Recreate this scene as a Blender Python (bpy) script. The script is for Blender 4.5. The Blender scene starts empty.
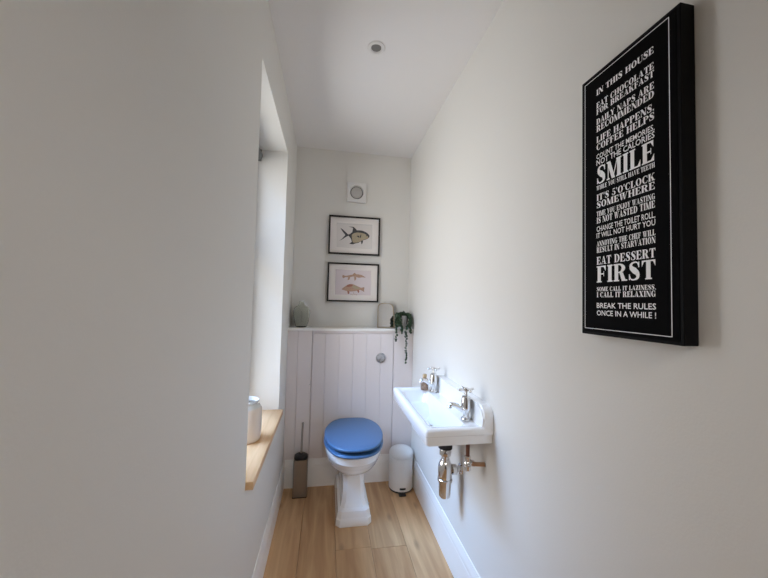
import bpy, bmesh, math, random
from mathutils import Vector, Matrix
random.seed(7)
S = bpy.context.scene
COL = S.collection
PI = math.pi

# ------------------------------------------------------------------ room dimensions (metres)
A, B = -0.2593, 0.6187          # inner faces of the left and right walls
D, D2 = 2.434, 2.2645           # back wall, front of the boxed-in panelling
H = 2.40                        # ceiling
REAR = -0.45                    # wall behind the camera, with the doorway
SHELF = 1.0626
WY0, WY1, WZ0, WZ1 = 1.19, 1.945, 0.595, 2.128   # window opening
WT = 0.26                       # wall thickness at the window

# ------------------------------------------------------------------ materials
def mat(name, col, rough=0.5, metal=0.0, coat=0.0, spec=0.5, bump=0.0, bump_scale=60.0, vary=0.0, vary_scale=3.0, trans=0.0, ior=1.45):
    m = bpy.data.materials.new(name); m.use_nodes = True
    nt = m.node_tree; b = nt.nodes['Principled BSDF']
    b.inputs['Base Color'].default_value = (*col, 1)
    b.inputs['Roughness'].default_value = rough
    b.inputs['Metallic'].default_value = metal
    b.inputs['Coat Weight'].default_value = coat
    b.inputs['Coat Roughness'].default_value = 0.08
    b.inputs['Specular IOR Level'].default_value = spec
    b.inputs['Transmission Weight'].default_value = trans
    b.inputs['IOR'].default_value = ior
    tc = nt.nodes.new('ShaderNodeTexCoord')
    if vary:
        n = nt.nodes.new('ShaderNodeTexNoise'); n.inputs['Scale'].default_value = vary_scale; n.inputs['Detail'].default_value = 3
        nt.links.new(tc.outputs['Object'], n.inputs['Vector'])
        r = nt.nodes.new('ShaderNodeMix'); r.data_type = 'RGBA'
        r.inputs['A'].default_value = (*[c * (1 - vary) for c in col], 1)
        r.inputs['B'].default_value = (*[min(1, c * (1 + vary)) for c in col], 1)
        nt.links.new(n.outputs['Fac'], r.inputs['Factor']); nt.links.new(r.outputs['Result'], b.inputs['Base Color'])
    if bump:
        n2 = nt.nodes.new('ShaderNodeTexNoise'); n2.inputs['Scale'].default_value = bump_scale; n2.inputs['Detail'].default_value = 4
        nt.links.new(tc.outputs['Object'], n2.inputs['Vector'])
        bp = nt.nodes.new('ShaderNodeBump'); bp.inputs['Strength'].default_value = bump; bp.inputs['Distance'].default_value = 0.002
        nt.links.new(n2.outputs['Fac'], bp.inputs['Height']); nt.links.new(bp.outputs['Normal'], b.inputs['Normal'])
    return m

def srgb(r, g, b):
    f = lambda c: (c / 255) / 12.92 if c / 255 <= 0.04045 else ((c / 255 + 0.055) / 1.055) ** 2.4
    return (f(r), f(g), f(b))

M = {}
M['wall'] = mat('warm_grey_paint', srgb(225, 223, 218), 0.55, bump=0.12, bump_scale=220, spec=0.35)
M['hall'] = mat('unseen_wall_dark', srgb(128, 124, 120), 0.6, bump=0.1, bump_scale=200)  # unseen walls behind the camera, toned dark to cut bounced light
M['ceiling'] = mat('ceiling_paint', srgb(232, 230, 229), 0.7, bump=0.08, bump_scale=200, spec=0.2)
M['panel'] = mat('panelling_paint', srgb(228, 220, 218), 0.45, bump=0.05, bump_scale=120)
M['skirting'] = mat('white_gloss_paint', srgb(244, 243, 240), 0.3)
M['porcelain'] = mat('porcelain', srgb(240, 240, 240), 0.12, coat=0.5)
M['chrome'] = mat('chrome', (0.78, 0.77, 0.76), 0.12, metal=1.0, bump=0.01)
M['steel'] = mat('brushed_steel', (0.47, 0.45, 0.43), 0.32, metal=1.0, bump=0.04, bump_scale=300)
M['copper'] = mat('copper', (0.50, 0.33, 0.22), 0.30, metal=1.0, vary=0.2, vary_scale=40)
M['dull_copper'] = mat('tarnished_copper', (0.22, 0.11, 0.08), 0.45, metal=0.8, vary=0.25, vary_scale=60)
M['black'] = mat('black_plastic', (0.012, 0.012, 0.013), 0.4)
M['rubber'] = mat('black_rubber', (0.01, 0.01, 0.01), 0.7)
M['blue'] = mat('blue_lacquer', srgb(70, 108, 150), 0.34, coat=0.2, vary=0.03)
M['white'] = mat('white_enamel', srgb(236, 236, 234), 0.3, coat=0.2)
M['sign_black'] = mat('sign_black', (0.003, 0.003, 0.0035), 0.6, spec=0.04)
M['sign_side'] = mat('sign_wrapped_edge', (0.004, 0.004, 0.005), 0.5, spec=0.10)
M['sign_white'] = mat('sign_print_white', srgb(250, 250, 252), 0.6)
M['frame_black'] = mat('black_wood', (0.011, 0.009, 0.008), 0.35, bump=0.05, vary=0.2, vary_scale=50)
M['mount'] = mat('mount_card', srgb(236, 230, 226), 0.6, bump=0.03)
M['paper'] = mat('print_paper', srgb(222, 217, 214), 0.5, vary=0.02)
M['paper_pink'] = mat('print_paper_pink', srgb(222, 211, 214), 0.5, vary=0.02)
M['fish_dark'] = mat('fish_ink_dark', srgb(72, 72, 74), 0.6, vary=0.3, vary_scale=150)
M['fish_belly'] = mat('fish_ink_belly', srgb(178, 164, 138), 0.6, vary=0.25, vary_scale=120)
M['fish_brown'] = mat('fish_ink_brown', srgb(186, 152, 132), 0.6, vary=0.3, vary_scale=160)
M['fish_red'] = mat('fish_ink_red', srgb(168, 116, 100), 0.6, vary=0.3, vary_scale=160)
M['fish_line'] = mat('print_border_line', srgb(184, 182, 186), 0.6)
M['vent'] = mat('vent_plastic', srgb(226, 224, 222), 0.4)
M['vent_shaded'] = mat('vent_plastic_shaded', srgb(190, 187, 184), 0.5)  # greyer copy of the fan plastic, with the disc's shade in its colour
M['vent_dark'] = mat('recess_shade_and_grey', srgb(120, 118, 116), 0.6)  # shade inside the fan put into the colour; also plain grey for lamp, brackets
M['pot'] = mat('pot_ceramic', srgb(196, 194, 194), 0.3, coat=0.3, vary=0.04)
M['soil'] = mat('potting_soil', (0.02, 0.014, 0.01), 0.9, bump=0.6, bump_scale=150)
M['leaf'] = mat('leaf_green', srgb(40, 62, 40), 0.5, vary=0.35, vary_scale=45)
M['stem'] = mat('stem_green', srgb(64, 92, 52), 0.6)
M['brush_steel'] = mat('dark_brushed_steel', (0.34, 0.32, 0.30), 0.30, metal=1.0, bump=0.04, bump_scale=300)
M['brass'] = mat('brass', (0.50, 0.40, 0.26), 0.28, metal=1.0)
M['mirror'] = mat('mirror_glass', (0.50, 0.49, 0.49), 0.06, metal=1.0)
M['green_glass'] = mat('green_glass', srgb(248, 250, 244), 0.03, trans=1.0, ior=1.45)
M['brown_glass'] = mat('brown_glass', srgb(176, 150, 130), 0.05, trans=0.85, ior=1.45)
M['blind'] = mat('grey_blind_fabric', srgb(110, 112, 112), 0.8, bump=0.2, bump_scale=400)
M['upvc'] = mat('white_window_frame', srgb(235, 236, 238), 0.35)

def two_tone(name, low, high, z, rough, coat=0.3):
    m = mat(name, low, rough, coat=coat); nt = m.node_tree; b = nt.nodes['Principled BSDF']
    tc = nt.nodes.new('ShaderNodeTexCoord'); sx = nt.nodes.new('ShaderNodeSeparateXYZ'); nz = nt.nodes.new('ShaderNodeTexNoise'); nz.inputs['Scale'].default_value = 30
    nt.links.new(tc.outputs['Object'], sx.inputs[0]); nt.links.new(tc.outputs['Object'], nz.inputs['Vector'])
    ad = nt.nodes.new('ShaderNodeMath'); ad.operation = 'MULTIPLY_ADD'; ad.inputs[1].default_value = 0.012; nt.links.new(nz.outputs['Fac'], ad.inputs[0]); nt.links.new(sx.outputs['Z'], ad.inputs[2])
    mr = nt.nodes.new('ShaderNodeMapRange'); mr.inputs['From Min'].default_value = z - 0.004; mr.inputs['From Max'].default_value = z + 0.006; nt.links.new(ad.outputs[0], mr.inputs['Value'])
    mx = nt.nodes.new('ShaderNodeMix'); mx.data_type = 'RGBA'; mx.inputs['A'].default_value = (*low, 1); mx.inputs['B'].default_value = (*high, 1)
    nt.links.new(mr.outputs['Result'], mx.inputs['Factor']); nt.links.new(mx.outputs['Result'], b.inputs['Base Color'])
    return m
M['stoneware'] = two_tone('glazed_stoneware', srgb(222, 208, 194), srgb(206, 207, 204), 0.150, 0.25)

def wood(name, light, dark, axis_scale, use_attr):
    m = bpy.data.materials.new(name); m.use_nodes = True
    nt = m.node_tree; L = nt.links.new; b = nt.nodes['Principled BSDF']
    tc = nt.nodes.new('ShaderNodeTexCoord')
    src = tc.outputs['Object']
    if use_attr:
        at = nt.nodes.new('ShaderNodeAttribute'); at.attribute_name = 'tone'
        va = nt.nodes.new('ShaderNodeVectorMath'); va.operation = 'MULTIPLY_ADD'
        L(at.outputs['Color'], va.inputs[0]); va.inputs[1].default_value = (3.1, 17.0, 7.0); L(src, va.inputs[2]); src = va.outputs[0]
    mp = nt.nodes.new('ShaderNodeMapping'); mp.inputs['Scale'].default_value = axis_scale; L(src, mp.inputs['Vector'])
    n = nt.nodes.new('ShaderNodeTexNoise'); n.inputs['Scale'].default_value = 1; n.inputs['Detail'].default_value = 6; n.inputs['Distortion'].default_value = 0.6; L(mp.outputs[0], n.inputs['Vector'])
    mp2 = nt.nodes.new('ShaderNodeMapping'); mp2.inputs['Scale'].default_value = [s * 0.22 for s in axis_scale]; L(src, mp2.inputs['Vector'])
    n2 = nt.nodes.new('ShaderNodeTexNoise'); n2.inputs['Scale'].default_value = 1; n2.inputs['Detail'].default_value = 2; L(mp2.outputs[0], n2.inputs['Vector'])
    ad = nt.nodes.new('ShaderNodeMath'); ad.operation = 'ADD'; L(n.outputs['Fac'], ad.inputs[0]); L(n2.outputs['Fac'], ad.inputs[1])
    mr = nt.nodes.new('ShaderNodeMapRange'); mr.inputs['From Min'].default_value = 0.65; mr.inputs['From Max'].default_value = 1.35; L(ad.outputs[0], mr.inputs['Value'])
    mx = nt.nodes.new('ShaderNodeMix'); mx.data_type = 'RGBA'; mx.inputs['A'].default_value = (*light, 1); mx.inputs['B'].default_value = (*dark, 1); L(mr.outputs['Result'], mx.inputs['Factor'])
    out = mx.outputs['Result']
    if use_attr:
        # knots: sparse dark spots
        mk = nt.nodes.new('ShaderNodeMapping'); mk.inputs['Scale'].default_value = (5.5, 2.2, 1); L(src, mk.inputs['Vector'])
        vo = nt.nodes.new('ShaderNodeTexVoronoi'); vo.voronoi_dimensions = '2D'; vo.inputs['Scale'].default_value = 1.0; L(mk.outputs[0], vo.inputs['Vector'])
        kr = nt.nodes.new('ShaderNodeMapRange'); kr.inputs['From Min'].default_value = 0.02; kr.inputs['From Max'].default_value = 0.10; kr.inputs['To Min'].default_value = 0.70; kr.inputs['To Max'].default_value = 1.0; L(vo.outputs['Distance'], kr.inputs['Value'])
        hs = nt.nodes.new('ShaderNodeHueSaturation'); L(out, hs.inputs['Color'])
        tv = nt.nodes.new('ShaderNodeMapRange'); tv.inputs['To Min'].default_value = 0.84; tv.inputs['To Max'].default_value = 1.14
        sp = nt.nodes.new('ShaderNodeSeparateColor'); L(at.outputs['Color'], sp.inputs[0]); L(sp.outputs[0], tv.inputs['Value'])
        ml = nt.nodes.new('ShaderNodeMath'); ml.operation = 'MULTIPLY'; L(tv.outputs[0], ml.inputs[0]); L(kr.outputs[0], ml.inputs[1])
        L(ml.outputs[0], hs.inputs['Value']); out = hs.outputs['Color']
    L(out, b.inputs['Base Color']); b.inputs['Roughness'].default_value = 0.42; b.inputs['Specular IOR Level'].default_value = 0.4
    bp = nt.nodes.new('ShaderNodeBump'); bp.inputs['Strength'].default_value = 0.12; bp.inputs['Distance'].default_value = 0.001
    L(n.outputs['Fac'], bp.inputs['Height']); L(bp.outputs['Normal'], b.inputs['Normal'])
    return m
M['oak'] = wood('oak_boards', srgb(230, 190, 144), srgb(174, 130, 88), (26, 2.2, 1), True)
M['oak_sill'] = wood('oiled_oak_sill', srgb(232, 198, 158), srgb(196, 154, 110), (40, 3.0, 30), False)

def pane_glass():
    m = bpy.data.materials.new('clear_pane'); m.use_nodes = True; nt = m.node_tree; nt.nodes.clear()
    o = nt.nodes.new('ShaderNodeOutputMaterial'); t = nt.nodes.new('ShaderNodeBsdfTransparent'); g = nt.nodes.new('ShaderNodeBsdfGlossy'); g.inputs['Roughness'].default_value = 0.02
    f = nt.nodes.new('ShaderNodeFresnel'); f.inputs['IOR'].default_value = 1.2; x = nt.nodes.new('ShaderNodeMixShader')
    nt.links.new(f.outputs[0], x.inputs[0]); nt.links.new(t.outputs[0], x.inputs[1]); nt.links.new(g.outputs[0], x.inputs[2]); nt.links.new(x.outputs[0], o.inputs[0])
    return m
M['pane'] = pane_glass()

# ------------------------------------------------------------------ mesh helpers
def obj(name, bm, m, parent=None, smooth=True, loc=None, angle=40):
    me = bpy.data.meshes.new(name)
    bmesh.ops.recalc_face_normals(bm, faces=bm.faces)
    bm.to_mesh(me); bm.free()
    for mm in (m if isinstance(m, (list, tuple)) else [m]): me.materials.append(mm)
    o = bpy.data.objects.new(name, me); COL.objects.link(o)
    if smooth:
        me.polygons.foreach_set('use_smooth', [True] * len(me.polygons))
        me.set_sharp_from_angle(angle=math.radians(angle))
    if parent is not None: o.parent = parent
    if loc is not None: o.location = loc
    return o

def empty(name, loc, label, cat, group=None, kind=None):
    o = bpy.data.objects.new(name, None); COL.objects.link(o); o.empty_display_size = 0.05
    o.location = loc; tag(o, label, cat, group, kind); return o

def tag(o, label=None, cat=None, group=None, kind=None):
    if label: o['label'] = label
    if cat: o['category'] = cat
    if group: o['group'] = group
    if kind: o['kind'] = kind
    return o

def struct(o, label=None, cat=None):
    o['kind'] = 'structure'
    return tag(o, label, cat)

def box(bm, x0, x1, y0, y1, z0, z1, bev=0.0, seg=2, mi=0):
    ret = bmesh.ops.create_cube(bm, size=1.0)
    vs = ret['verts']
    for v in vs:
        v.co = Vector((x0 + (v.co.x + .5) * (x1 - x0), y0 + (v.co.y + .5) * (y1 - y0), z0 + (v.co.z + .5) * (z1 - z0)))
    fs = set(f for v in vs for f in v.link_faces)
    for f in fs: f.material_index = mi
    if bev:
        es = set(e for v in vs for e in v.link_edges)
        r = bmesh.ops.bevel(bm, geom=list(es), offset=bev, segments=seg, profile=0.5, affect='EDGES')
        for f in r['faces']: f.material_index = mi

def lathe(bm, prof, n=40, c=(0, 0, 0), axis='z', mi=0):
    """profile of (radius, height); radius 0 at an end closes it"""
    cx, cy, cz = c
    def P(r, h, a):
        u, v = r * math.cos(a), r * math.sin(a)
        return {'z': (cx + u, cy + v, cz + h), 'x': (cx + h, cy + u, cz + v), 'y': (cx + u, cy + h, cz + v)}[axis]
    rings = []
    for r, h in prof:
        if r < 1e-6: rings.append([bm.verts.new(P(0, h, 0))])
        else: rings.append([bm.verts.new(P(r, h, 2 * PI * k / n)) for k in range(n)])
    for a, b in zip(rings, rings[1:]):
        for k in range(n):
            k2 = (k + 1) % n
            q = [a[k % len(a)], a[k2 % len(a)], b[k2 % len(b)], b[k % len(b)]]
            u = []
            for v in q:
                if v not in u: u.append(v)
            if len(u) > 2:
                try: bm.faces.new(u).material_index = mi
                except ValueError: pass
    for rg in (rings[0], rings[-1]):
        if len(rg) > 1 and prof[0] != prof[-1]:
            try: bm.faces.new(rg).material_index = mi
            except ValueError: pass

def loft(bm, rings, cap0=True, cap1=True, mi=0):
    R = [[bm.verts.new(p) for p in r] for r in rings]
    n = len(R[0])
    for a, b in zip(R, R[1:]):
        for k in range(n):
            bm.faces.new((a[k], a[(k + 1) % n], b[(k + 1) % n], b[k])).material_index = mi
    if cap0: bm.faces.new(list(reversed(R[0]))).material_index = mi
    if cap1: bm.faces.new(R[-1]).material_index = mi

def tube(bm, pts, r, n=14, caps=True, mi=0):
    pts = [Vector(p) for p in pts]
    rr = r if isinstance(r, (list, tuple)) else [r] * len(pts)
    t0 = (pts[1] - pts[0]).normalized()
    up = Vector((0, 0, 1)) if abs(t0.z) < 0.9 else Vector((0, 1, 0))
    nrm = t0.cross(up).normalized()
    rings = []
    for i, p in enumerate(pts):
        t = (pts[min(i + 1, len(pts) - 1)] - pts[max(i - 1, 0)]).normalized()
        nrm = (nrm - t * nrm.dot(t)).normalized(); bn = t.cross(nrm)
        rings.append([p + rr[i] * (math.cos(2 * PI * k / n) * nrm + math.sin(2 * PI * k / n) * bn) for k in range(n)])
    loft(bm, rings, caps, caps, mi)

def smooth_pts(pts, k=6, closed=False):
    pts = [Vector(p) for p in pts]; n = len(pts); out = []
    for i in range(n if closed else n - 1):
        g = (lambda j: pts[j % n]) if closed else (lambda j: pts[min(max(j, 0), n - 1)])
        p0, p1, p2, p3 = g(i - 1), g(i), g(i + 1), g(i + 2)
        for s in range(k):
            t = s / k
            out.append(0.5 * ((2 * p1) + (p2 - p0) * t + (2 * p0 - 5 * p1 + 4 * p2 - p3) * t * t + (3 * p1 - p0 - 3 * p2 + p3) * t ** 3))
    if not closed: out.append(pts[-1])
    return out

def rrect(x0, x1, y0, y1, z, r, r2=None, n=7):
    """rounded rectangle ring; r at the x0 corners, r2 at the x1 corners"""
    r2 = r if r2 is None else r2; out = []
    for (cx, cy, a0, q) in ((x1 - r2, y1 - r2, 0, r2), (x0 + r, y1 - r, PI / 2, r), (x0 + r, y0 + r, PI, r), (x1 - r2, y0 + r2, 1.5 * PI, r2)):
        for k in range(n):
            a = a0 + PI / 2 * k / (n - 1); out.append(Vector((cx + q * math.cos(a), cy + q * math.sin(a), z)))
    return out

def sup(cx, hx, y0, y1, z, e=2.0, n=56, eb=None):
    """superellipse ring between y0 (front) and y1 (back); eb = exponent of the back half"""
    cy, hy = (y0 + y1) / 2, (y1 - y0) / 2; out = []
    for k in range(n):
        a = 2 * PI * k / n; c, s = math.cos(a), math.sin(a)
        ee = (eb or e) if s > 0 else e
        out.append(Vector((cx + hx * math.copysign(abs(c) ** (2 / ee), c), cy + hy * math.copysign(abs(s) ** (2 / ee), s), z)))
    return out

def prism(bm, poly, axis, a, b, mi=0):
    """extrude a 2-D polygon; axis 'y': (x,z), 'x': (y,z), 'z': (x,y)"""
    P = {'y': lambda p, t: (p[0], t, p[1]), 'x': lambda p, t: (t, p[0], p[1]), 'z': lambda p, t: (p[0], p[1], t)}[axis]
    loft(bm, [[P(p, a) for p in poly], [P(p, b) for p in poly]], mi=mi)

def ball(bm, c, r, sub=2, sc=(1, 1, 1), rot=None, mi=0):
    mx = Matrix.Translation(c) @ (rot or Matrix.Identity(4)) @ Matrix.Diagonal((*[r * s for s in sc], 1))
    x = bmesh.ops.create_icosphere(bm, subdivisions=sub, radius=1, matrix=mx)
    for f in set(f for v in x['verts'] for f in v.link_faces): f.material_index = mi

NB = bmesh.new

# ------------------------------------------------------------------ the room shell
T = 0.12
# floor: boards running away from the door, one mesh
bm = NB(); lay = bm.loops.layers.color.new('tone')
edges = [-0.2865 - 0.1815 * 3 + 0.1815 * k for k in range(10)]
joints = {3: [0.35], 4: [0.62], 5: [-0.3, 1.675], 6: [0.1, 1.66], 7: [0.9], 2: [1.1]}
G = 0.0006
for i, (xa, xb) in enumerate(zip(edges, edges[1:])):
    if xb < A - T or xa > B + T: continue
    ys = [REAR - 1.3] + sorted(joints.get(i, [0.8])) + [D + T]
    for ya, yb in zip(ys, ys[1:]):
        n0 = len(bm.faces)
        box(bm, max(xa, A - T) + G, min(xb, B + T) - G, ya + G, yb - G, -0.02, 0.0, 0.0012, 1)
        bm.faces.ensure_lookup_table()
        c = (random.random(), random.random(), random.random(), 1)
        for f in bm.faces[n0:]:
            for l in f.loops: l[lay] = c
n0 = len(bm.faces); box(bm, A - T, B + T, REAR - 1.3, D + T, -0.08, -0.0195)
struct(obj('floor', bm, M['oak'], smooth=False))

bm = NB(); box(bm, A - T, B + T, REAR - 1.3, D + T, H, H + 0.1)
struct(obj('ceiling', bm, M['ceiling'], smooth=False))

bm = NB()   # left wall with the window opening
for (y0, y1, z0, z1) in ((REAR - T, WY0, 0, H), (WY1, D + T, 0, H), (WY0, WY1, 0, WZ0), (WY0, WY1, WZ1, H)):
    box(bm, A - WT, A, y0, y1, z0, z1)
bmesh.ops.remove_doubles(bm, verts=bm.verts, dist=1e-5)
struct(obj('wall_left', bm, M['wall'], smooth=False))
bm = NB(); box(bm, B, B + T, REAR - T, D + T, 0, H)
struct(obj('wall_right', bm, M['wall'], smooth=False))
bm = NB(); box(bm, A, B, D, D + T, 0, H)
struct(obj('wall_back', bm, M['wall'], smooth=False))
bm = NB()   # wall behind the camera, doorway open to the hall
DX0, DX1, DZ = A + 0.06, B - 0.06, 2.02
for (x0, x1, z0, z1) in ((A, DX0, 0, H), (DX1, B, 0, H), (DX0, DX1, DZ, H)): box(bm, x0, x1, REAR - T, REAR, z0, z1)
struct(obj('wall_rear', bm, M['hall'], smooth=False))

def skirting(name, length, h, origin, rot, th=0.010):
    prof = [(0, 0), (th, 0), (th, h * 0.70), (th * 0.86, h * 0.735), (th * 0.95, h * 0.77), (th * 0.9, h * 0.82), (th * 0.55, h * 0.93), (th * 0.4, h), (0, h)]
    bm = NB(); prism(bm, prof, 'y', 0, length)
    o = obj(name, bm, M['skirting'], smooth=False); o.location = origin; o.rotation_euler = (0, 0, rot); struct(o)
skirting('baseboard_left', D2 - REAR, 0.165, (A, REAR, 0), 0)
skirting('baseboard_right', D2 - REAR, 0.193, (B, D2, 0), PI)
bm = NB()
skirting('baseboard_back', B - A - 0.020, 0.183, (A + 0.010, D2, 0), -PI / 2)

# window: frame, mullion, pane, oak sill
bm = NB(); fx0, fx1 = A - 0.255, A - 0.20
for (y0, y1, z0, z1) in ((WY0, WY0 + .05, WZ0, WZ1), (WY1 - .05, WY1, WZ0, WZ1), (WY0 + .05, WY1 - .05, WZ0, WZ0 + .06), (WY0 + .05, WY1 - .05, WZ1 - .05, WZ1), (WY0 + .05, WY1 - .05, 1.52, 1.56)):
    box(bm, fx0, fx1, y0, y1, z0, z1, 0.006)
win = struct(obj('window_1', bm, M['upvc'], angle=30), 'white framed window in the left wall', 'window')
bm = NB(); box(bm, fx0 + .03, fx0 + .036, WY0 + .04, WY1 - .04, WZ0 + .05, WZ1 - .04)
tag(obj('window_glass', bm, M['pane'], win, smooth=False))
bm = NB()
box(bm, fx1 + .001, A + 0.026, WY0 + .001, WY1 - .001, 0.5955, 0.624, 0.003)
tag(obj('window_sill', bm, M['oak_sill'], win, angle=30), 'oak window sill')

# ------------------------------------------------------------------ boxed-in panelling with shelf top
bx = empty('panelled_boxing', (0.18, D2, 0), 'waist-high pale tongue-and-groove boxing behind the toilet, with a white shelf top', 'boxing')
def at_parent(o, p):
    o.parent = p; o.matrix_parent_inverse = Matrix.Translation(-Vector(p.location)); return o
def planks(name, xs, z0, z1, gap, parent):
    bm = NB()
    for xa, xb in zip(xs, xs[1:]):
        box(bm, xa + gap, xb - gap, D2, D2 + 0.018, z0, z1, 0.0019, 1)
    return at_parent(obj(name, bm, M['panel'], smooth=False), parent)
g = 0.0004
planks('fixed_panel', [A, -0.19, -0.096], 0, 1.044, g, bx)
planks('fixed_panel', [0.477, B], 0, 1.044, g, bx)
planks('access_panel', [-0.0925, -0.005, 0.090, 0.186, 0.281, 0.381, 0.4745], 0, 1.028, g, bx)
bm = NB(); box(bm, A, B, D2 + 0.0185, D - 0.001, 0, 1.046); box(bm, -0.094, 0.4755, D2 + 0.004, D2 + .018, 1.030, 1.044)
at_parent(obj('carcass', bm, M['panel'], smooth=False), bx)
bm = NB(); box(bm, A, B, D2 - 0.009, D - 0.0005, 1.0455, SHELF, 0.003)
tag(at_parent(obj('shelf_top', bm, M['skirting'], angle=30), bx), 'white shelf top')
bm = NB(); lathe(bm, [(0, -.002), (.0035, -.0015), (.0035, .002)], 12, (-0.103, D2, 0.68), 'y')
at_parent(obj('screw_cap', bm, M['steel']), bx)

# flush button
fb = empty('flush_button', (0.385, D2, 0.855), 'round chrome dual flush button set into the pale panelling', 'flush button')
bm = NB(); lathe(bm, [(.026, -.004), (.028, -.009), (.033, -.009), (.036, -.006), (.0365, 0), (.026, 0), (.026, -.004)], 40, (0, 0, 0), 'y')
obj('bezel', bm, M['chrome'], fb)
def half_disc(r, a0, a1): return [(r * math.cos(a0 + (a1 - a0) * k / 20), r * math.sin(a0 + (a1 - a0) * k / 20)) for k in range(21)]
for a0, a1 in ((PI * .28, PI * 1.22), (PI * 1.25, PI * 2.25)):
    bm = NB(); prism(bm, half_disc(.025, a0, a1), 'y', -.0075, -.001)
    bmesh.ops.bevel(bm, geom=bm.edges[:], offset=.0012, segments=2, affect='EDGES')
    obj('push_button', bm, M['chrome'], fb)

# ------------------------------------------------------------------ toilet
TX = 0.182
toi = empty('toilet', (TX, 2.0, 0), 'white back-to-wall toilet with a closed blue lid, standing on the oak floor', 'toilet')
def P(o): return at_parent(o, toi)
bm = NB()
rings = []
def chamf(cx, hx, y0, y1, z, c, n=14):
    pts = [(cx + hx, y1), (cx - hx, y1), (cx - hx, y0 + c), (cx - hx + c, y0), (cx + hx - c, y0), (cx + hx, y0 + c)]
    out = []
    per = [(Vector(p), Vector(q)) for p, q in zip(pts, pts[1:] + pts[:1])]
    cnt = [n, n, 4, n, 4, n]
    for (p, q), k in zip(per, cnt):
        for s in range(k): v = p.lerp(q, s / k); out.append(Vector((v.x, v.y, z)))
    return out
NR = 14 * 4 + 8
BK = 2.246
for z, hx, y0, c in ((0, .099, 1.832, .022), (.004, .1005, 1.830, .022), (.036, .099, 1.833, .022), (.042, .095, 1.838, .021), (.047, .094, 1.839, .021), (.074, .089, 1.848, .02), (.082, .074, 1.868, .02), (.11, .066, 1.885, .022), (.15, .062, 1.897, .022), (.20, .060, 1.905, .022), (.245, .061, 1.905, .022)):
    rings.append(chamf(TX, hx, y0, BK, z, c))
# the bowl flares from the column; start angle matched to the chamfered ring (back right corner)
def sup2(hx, y0, y1, z, e, eb):
    base = chamf(TX, hx, y0, y1, z, .03); cy = (y0 + y1) / 2; hy = (y1 - y0) / 2; out = []
    for p in base:
        a = math.atan2((p.y - cy) / hy, (p.x - TX) / hx); c, s = math.cos(a), math.sin(a); ee = eb if s > 0 else e
        out.append(Vector((TX + hx * math.copysign(abs(c) ** (2 / ee), c), cy + hy * math.copysign(abs(s) ** (2 / ee), s), z)))
    return out
for z, hx, y0, y1, e, eb in ((.256, .075, 1.890, BK, 3.0, 6), (.264, .096, 1.868, 2.248, 2.5, 6), (.276, .120, 1.842, 2.252, 2.3, 5), (.292, .139, 1.819, 2.258, 2.2, 5), (.312, .152, 1.801, 2.262, 2.15, 5), (.330, .158, 1.791, 2.262, 2.1, 5), (.336, .163, 1.784, 2.262, 2.1, 5), (.352, .166, 1.778, 2.262, 2.1, 5), (.358, .169, 1.771, 2.262, 2.1, 5), (.398, .171, 1.764, 2.262, 2.1, 5), (.405, .168, 1.768, 2.262, 2.1, 5), (.406, .16, 1.776, 2.25, 2.1, 5)):
    rings.append(sup2(hx, y0, y1, z, e, eb))
loft(bm, rings)
P(obj('pan', bm, M['porcelain'], angle=35))
def lid_outline(s=0.0):
    half = [(.088 - s, 2.222), (.136 - s, 2.178), (.171 - s, 2.09), (.179 - s, 1.98), (.163 - s, 1.885), (.124 - s, 1.802), (.068 - s * .6, 1.756 + s), (.0, 1.743 + s)]
    h = smooth_pts([(x, y, 0) for x, y in half], 6)
    right = [(v.x, v.y) for v in h]
    return [(TX + x, y) for x, y in right] + [(TX - x, y) for x, y in reversed(right[:-1])]
def slab(name, z0, z1, r, grow, m, crown=0.0):
    bm = NB(); rs = []
    for t in range(5):
        a = PI / 2 * t / 4; rs.append([(x, y, z0 + r - r * math.cos(a)) for x, y in lid_outline(grow + r * (1 - math.sin(a)))])
    for t in range(5):
        a = PI / 2 * t / 4; rs.append([(x, y, z1 - r + r * math.sin(a)) for x, y in lid_outline(grow + r * (1 - math.cos(a)))])
    if crown: rs.append([(x, y, z1 + crown) for x, y in lid_outline(grow + .05)])
    loft(bm, rs); return P(obj(name, bm, m, angle=50))
tag(slab('seat', .408, .4235, .0075, .000, M['blue']), 'blue toilet seat')
lid = tag(slab('lid', .4400, .458, .0085, .003, M['blue'], .002), 'blue toilet lid')
for sx in (-1, 1):
    bm = NB(); lathe(bm, [(.009, -.018), (.011, -.016), (.011, .016), (.009, .018)], 20, (TX + sx * .075, 2.238, .425), 'x'); lathe(bm, [(.013, .4065), (.013, .412), (.007, .414), (.007, .42)], 20, (TX + sx * .075, 2.238, 0))
    obj('hinge', bm, M['chrome'], lid)
for (x, y, z, ax, s) in ((TX - .0925, 1.93, .060, 'x', -1), (TX - .0925, 2.12, .060, 'x', -1), (TX + .0925, 1.93, .060, 'x', 1)):
    bm = NB(); lathe(bm, [(.006, -.003 * s), (.006, .0035 * s), (.004, .0055 * s), (0, .0058 * s)], 16, (x, y, z), ax)
    P(obj('fixing_screw', bm, M['steel']))

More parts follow.
